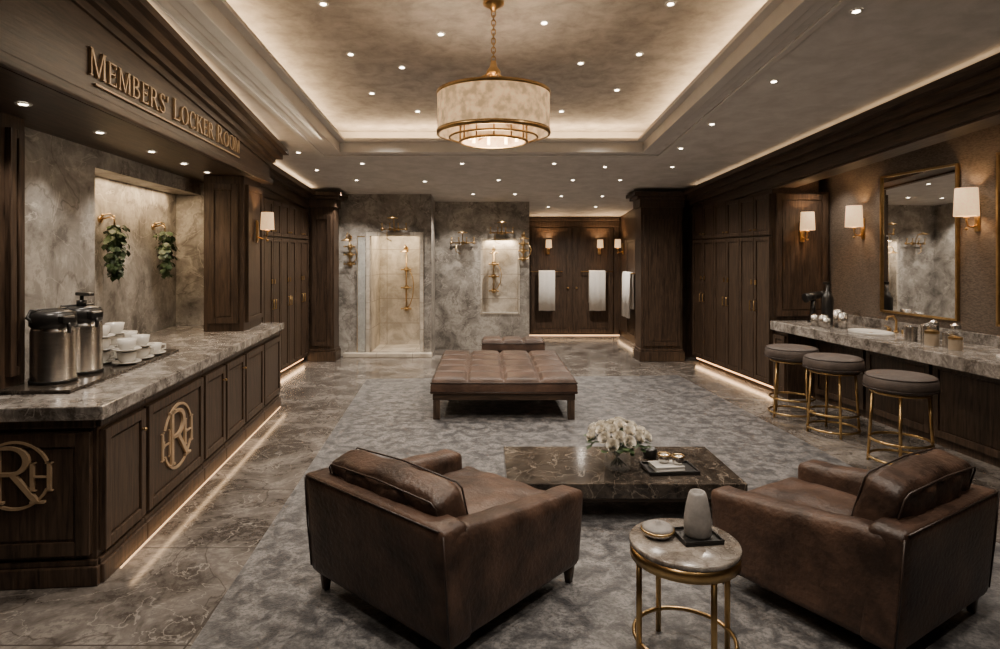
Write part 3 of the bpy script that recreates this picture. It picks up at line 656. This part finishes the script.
obj('tray',B().box(-.085,.085,-.075,.075,0,.01,.004).box(-.085,.085,-.075,-.068,.01,.02,.002).box(-.085,.085,.068,.075,.01,.02,.002).box(-.085,-.078,-.068,.068,.01,.02).box(.078,.085,-.068,.068,.01,.02),BLACK,M=T(.895,2.62,zs)@R(8),label='small square black tray on side table',cat='tray')
obj('vase',B().lathe([(0,0),(.050,0),(.056,.012),(.056,.07),(.047,.13),(.036,.175),(.030,.185),(.024,.183),(.020,.16),(0,.15)],None,32),GREYC,M=T(.90,2.625,zs+.0105),label='tapered matte grey ceramic vase on small tray',cat='vase')
g=root('candy_dish',T(.735,2.64,zs),'low glass dish with ribbed lid on side table','dish')
obj('bowl',B().lathe([(0,0),(.04,0),(.060,.012),(.068,.028),(.064,.028),(.05,.016),(0,.008)],None,24),STEEL,parent=g)
obj('lid',B().lathe([(.064,.030),(.066,.038),(.055,.046),(.03,.052),(.012,.054),(.012,.062),(0,.064)],None,24),GREYC,parent=g,label='grey ribbed lid'); obj('rim',B().ring(.067,.005,.029,None,24),BRASS,parent=g)
# ------------------------------------------------------------------ stools
def stool(M,label):
    r=root('bar_stool',M,label,'stool','round upholstered bar stools')
    s=obj('seat',B().lathe([(0,.60),(.21,.60),(.25,.615),(.262,.65),(.258,.70),(.235,.73),(.15,.742),(0,.745)],None,40),TAUPE,parent=r)
    obj('piping',B().ring(.26,.006,.628,None,40),SEAM,parent=s); obj('piping',B().ring(.247,.005,.718,None,40),SEAM,parent=s)
    for z,q in ((.59,.205),(.20,.215),(.05,.222)): obj('ring',B().ring(q,.011,z,None,40),BRASS,parent=r)
    for k in range(4):
        a=k*pi/2+pi/4+.2; c,s_=math.cos(a),math.sin(a); obj('leg',B().tube([(.19*c,.19*s_,.60),(.225*c,.225*s_,0)],.012,10),BRASS,parent=r)
    return r
s0=stool(T(3.37,5.03,0),'round taupe leather bar stool with brass legs at vanity')
ctree(s0,T(3.33,5.93,0)@R(20)); ctree(s0,T(3.24,6.55,0)@R(50)) 
# ------------------------------------------------------------------ coffee service
def airpot(M,label,sc=1,tall=0):
    r=root('coffee_dispenser',M@S(sc,sc,sc*1.12),label,'coffee dispenser','steel coffee dispensers')
    obj('body',B().lathe([(0,0),(.118,0),(.121,.012),(.121,.02),(.117,.025),(.117,.27),(.11,.30),(0,.30)],None,40),STEEL,parent=r)
    obj('lid',B().lathe([(.111,.295),(.122,.305),(.122,.35),(.11,.375),(.06,.385),(0,.385)],None,40),BLACK,parent=r,label='black domed lid')
    obj('base_ring',B().lathe([(0,-.0),(.124,0),(.124,.018),(.11,.02)],None,40),BLACK,parent=r)
    b=B().box(-.04,.04,-.16,-.09,.32,.36,.01).tube([(0,-.145,.33),(0,-.155,.30),(0,-.155,.27)],.012)
    obj('spout',b,BLACK,parent=r)
    if tall: obj('pump',B().cyl(.03,.38,.42,None,16).tube([(0,0,.42),(0,0,.45)],.012).box(-.02,.02,-.10,.04,.445,.465,.006),BLACK,parent=r)
    obj('handle',B().tube([(-.115,0,.33),(-.13,.03,.35),(-.10,.05,.385),(.10,.05,.385),(.13,.03,.35),(.115,0,.33)],.009),BLACK,parent=r)
airpot(LF@T(.50,.50,.952)@R(-30),'brushed steel coffee dispenser with black lid on counter',.98)
airpot(LF@T(.80,.50,.952)@R(-30),'brushed steel coffee dispenser with black pump on counter',.98,1)
obj('tray',B().box(.25,1.75,.27,.655,.93,.94,.005).box(.25,1.75,.27,.285,.94,.952).box(.25,1.75,.64,.655,.94,.952).box(.25,.265,.285,.64,.94,.952).box(1.735,1.75,.285,.64,.94,.952).box(.265,1.735,.285,.64,.94,.951),DKMARB,M=LF,label='long dark serving tray on marble counter',cat='tray')
SC=S(1.3,1.3,1.3)
cup=root('coffee_cup',LF@T(1.09,.36,.952)@SC,'white ceramic coffee cup on saucer','cup','white coffee cups')
obj('saucer',B().lathe([(0,0),(.035,0),(.07,.012),(.068,.016),(.03,.006),(0,.006)],None,24),CERAM,parent=cup)
obj('cup_body',B().lathe([(0,.006),(.025,.006),(.04,.02),(.048,.065),(.044,.065),(.036,.022),(0,.012)],None,24),CERAM,parent=cup)
obj('handle',B().tube([(.046,0,.055),(.068,0,.052),(.068,0,.03),(.042,0,.022)],.005),CERAM,parent=cup)
cs=[(1.29,.36,0),(1.49,.36,0),(1.12,.55,0),(1.32,.55,0),(1.52,.55,0),(1.12,.55,1),(1.32,.55,1),(1.52,.55,1),(1.12,.55,2),(1.32,.55,2),(1.09,.36,1),(1.29,.36,1)]
for i,(x,y,z) in enumerate(cs): ctree(cup,LF@T(x,y,.952+z*.087)@R(-60+i*9)@SC)
def ivy(M,label,n=150):
    r=root('hanging_plant',M,label,'plant','hanging greenery')
    obj('bracket',B().cyl(.03,0,.015,T(0,0,.02)@R(90,'X'),16).tube([(0,-.01,.02),(0,-.08,.04),(0,-.12,.02),(0,-.12,-.03)],.007).tube([(-.09,-.07,.05),(0,-.08,.07),(.09,-.07,.05)],.006).sph(.014,T(-.09,-.07,.05)).sph(.014,T(.09,-.07,.05)),BRASS,parent=r)
    def g():
        z=random.random(); q=random.uniform(0,.13)*math.sin(pi*min(1,.25+z*.75))**.7+.01; a=random.uniform(0,2*pi)
        return (q*math.cos(a),-.13+q*.6*math.sin(a),-.02-z*.44),R(math.degrees(a)-90)@R(random.uniform(-80,-20),'X')
    obj('foliage',leaves(n,g,.05),LEAF,parent=r)
    b=B()
    for k in range(5): b.tube([(0,-.12,-.02),(random.uniform(-.04,.04),-.11,-.2),(random.uniform(-.03,.03),-.11,-.4)],.003,6)
    obj('vine',b,LEAF,parent=r)
ivy(LF@T(2.12,1.06,1.98),'green trailing ivy hanging from brass hook on stone',220)
ivy(LF@T(3.12,1.06,1.96),'green trailing greenery on brass hook in stone niche',220)
# ------------------------------------------------------------------ shower fixtures
def shower(M,label,kind=0,h=.9):
    r=root('shower_fixture',M,label,'shower fixture','brass shower fixtures')
    if kind in (0,1):
        obj('arm',B().cyl(.035,0,.012,R(90,'X'),16).tube([(0,0,0),(0,-.10,.05),(0,-.22,.06),(0,-.28,.02),(0,-.28,-.02)],.011),BRASS,parent=r)
        obj('shower_head',B().lathe([(0,0),(.02,0),(.03,-.02),(.09,-.04),(.09,-.05),(0,-.05)],T(0,-.28,-.02),24),BRASS,parent=r)
    if kind==2:
        obj('arm',B().cyl(.035,0,.012,R(90,'X'),16).tube([(-.2,-.06,.0),(.2,-.06,.0)],.011).tube([(0,0,0),(0,-.06,0)],.010).tube([(-.12,-.06,0),(-.12,-.08,-.16),(-.04,-.09,-.2)],.008),BRASS,parent=r)
        for x in (-.2,-.07,.07,.2): obj('handle',B().sph(.026,T(x,-.07,0)).tube([(x,-.07,0),(x,-.09,.08)],.009).sph(.014,T(x,-.09,.09)),BRASS,parent=r)
        obj('shower_head',B().tube([(.0,-.06,0),(.0,-.12,.16),(.0,-.25,.2)],.010).lathe([(0,0),(.09,-.02),(.09,-.035),(0,-.035)],T(.0,-.25,.2),20),BRASS,parent=r)
    if kind==1:
        obj('riser',B().tube([(0,-.04,-.05),(0,-.04,-h)],.011),BRASS,parent=r)
        obj('hose',B().tube([(.06,-.05,-.35*h),(.12,-.08,-.48*h),(.14,-.10,-.6*h),(.12,-.09,-.8*h),(.07,-.06,-.93*h),(.02,-.04,-h)],.008),BRASS,parent=r)
        for z in (-.35*h,-.65*h,-h): obj('valve',B().cyl(.045,0,.02,T(0,0,z)@R(90,'X'),20).cyl(.022,0,.07,T(0,0,z)@R(90,'X'),12).tube([(-.08,-.07,z),(.08,-.07,z)],.011).sph(.018,T(-.08,-.07,z)).sph(.018,T(.08,-.07,z)),BRASS,parent=r)
shower(T(-1.44,11.39,1.82),'brass rain shower with valves inside lit stone recess',1,1.1)
shower(T(-1.51,10.375,2.13),'brass shower manifold with handles on stone wall',2)
shower(T(-2.26,10.4,2.0),'brass shower head on grey stone wall',1,.45)
shower(T(-.40,11.2,1.92),'brass shower head with handles on stone wall',2)
shower(T(.69,11.2,2.05),'brass shower head on stone wall beside niche',1,.42)
shower(T(.16,11.33,1.80),'slim brass shower rail inside lit niche',1,.75)
shower(T(.30,11.185,2.10),'brass valve manifold above the lit stone niche',2)
b=root('glass_screen',T(-2.06,10.36,0),'clear glass shower screen with brass edge','glass screen')
obj('pane',B().box(-.07,.06,-.006,.006,.07,2.0),FROST,parent=b); obj('frame',B().box(-.08,-.07,-.01,.01,.07,2.02),BRASS,parent=b); obj('frame',B().box(-.07,.06,-.01,.01,2.0,2.02),BRASS,parent=b)
# ------------------------------------------------------------------ vanity things
def vt(name,b,mat,x,y,label,cat,a=0,z=.9005): return obj(name,b,mat,M=RF@T(x,y,z)@R(a),label=label,cat=cat)
hd=root('hair_dryer',RF@T(.26,.36,.9005)@R(95),'black hair dryer standing on marble vanity','hair dryer')
obj('handle',B().cyl(.032,.02,.27,None,14,.028).cyl(.06,0,.02,None,20),BLACK,parent=hd); obj('body',B().cyl(.055,-.11,.09,T(0,0,.31)@R(78,'Y'),20,.04).cyl(.036,.09,.15,T(0,0,.31)@R(78,'Y'),16),BLACK,parent=hd)
vt('spray_bottle',B().lathe([(0,0),(.058,0),(.062,.01),(.062,.30),(.04,.36),(.018,.38),(.018,.46),(0,.46)],None,24).box(-.06,.02,-.014,.014,.46,.49,.004),BLACK,.50,.38,'tall black pump bottle on vanity','bottle')
for (x,y,r_,h_) in ((.60,.16,.045,.12),(.72,.18,.048,.13),(.74,.34,.055,.19),(.88,.30,.05,.17),(.84,.14,.042,.11)):
    vt('tumbler',B().lathe([(0,0),(r_*.85,0),(r_,h_),(r_*.92,h_),(r_*.78,.01),(0,.01)],None,22),STEEL,x,y,'brushed steel tumbler on vanity','tumbler')['group']='steel tumblers'
for (x,y,r_,h_,mt) in ((1.86,.28,.055,.15,STEEL),(2.00,.34,.060,.18,STEEL),(2.13,.26,.055,.14,AMBER),(2.18,.44,.04,.20,GLASS),(2.28,.30,.055,.14,STEEL),(1.92,.46,.04,.20,BLACK),(2.40,.24,.05,.12,AMBER)):
    g=root('lidded_jar',RF@T(x,y,.9005),'small lidded toiletry jar on vanity','jar','toiletry jars')
    obj('body',B().lathe([(0,0),(r_,0),(r_,h_*.75),(0,h_*.75)],None,22,False),mt,parent=g); obj('lid',B().lathe([(r_*1.04,h_*.75),(r_*1.04,h_*.9),(r_*.3,h_),(0,h_)],None,22,False),BRASS if mt is AMBER else STEEL,parent=g)
for x in (1.28,3.0):
    sk=root('wash_basin',RF@T(x,.32,.9005),'white oval wash basin set on marble vanity','sink','wash basins')
    obj('basin',B().lathe([(0,.002),(.17,.004),(.2,.02),(.215,.022),(.22,.012),(.215,0)],S(1.15,.8,1),36),CERAM,parent=sk); obj('drain',B().cyl(.02,.003,.008,None,16),BRASS,parent=sk)
    f=root('faucet',RF@T(x,.60,.9005),'brass faucet with two handles behind basin','faucet','brass faucets')
    obj('spout',B().cyl(.022,0,.02).tube([(0,0,.01),(0,0,.13),(0,-.03,.17),(0,-.09,.165),(0,-.11,.13)],.011),BRASS,parent=f)
    for s_ in (-1,1): obj('handle',B().cyl(.02,0,.04,T(s_*.1,0,0),14).tube([(s_*.1,0,.045),(s_*.15,-.01,.055)],.007),BRASS,parent=f)
w=bpy.data.worlds.new('World'); bpy.context.scene.world=w; w.use_nodes=True
w.node_tree.nodes['Background'].inputs[0].default_value=(.9,.75,.6,1); w.node_tree.nodes['Background'].inputs[1].default_value=.05
cam=bpy.data.cameras.new('Camera'); co=bpy.data.objects.new('Camera',cam); COL.objects.link(co)
co.location=(0,0,1.7); co.rotation_euler=(math.radians(90),0,0); cam.sensor_width=36; cam.lens=620/1000*36; cam.shift_x=.015; cam.shift_y=-.0695; cam.clip_start=.05
bpy.context.scene.camera=co
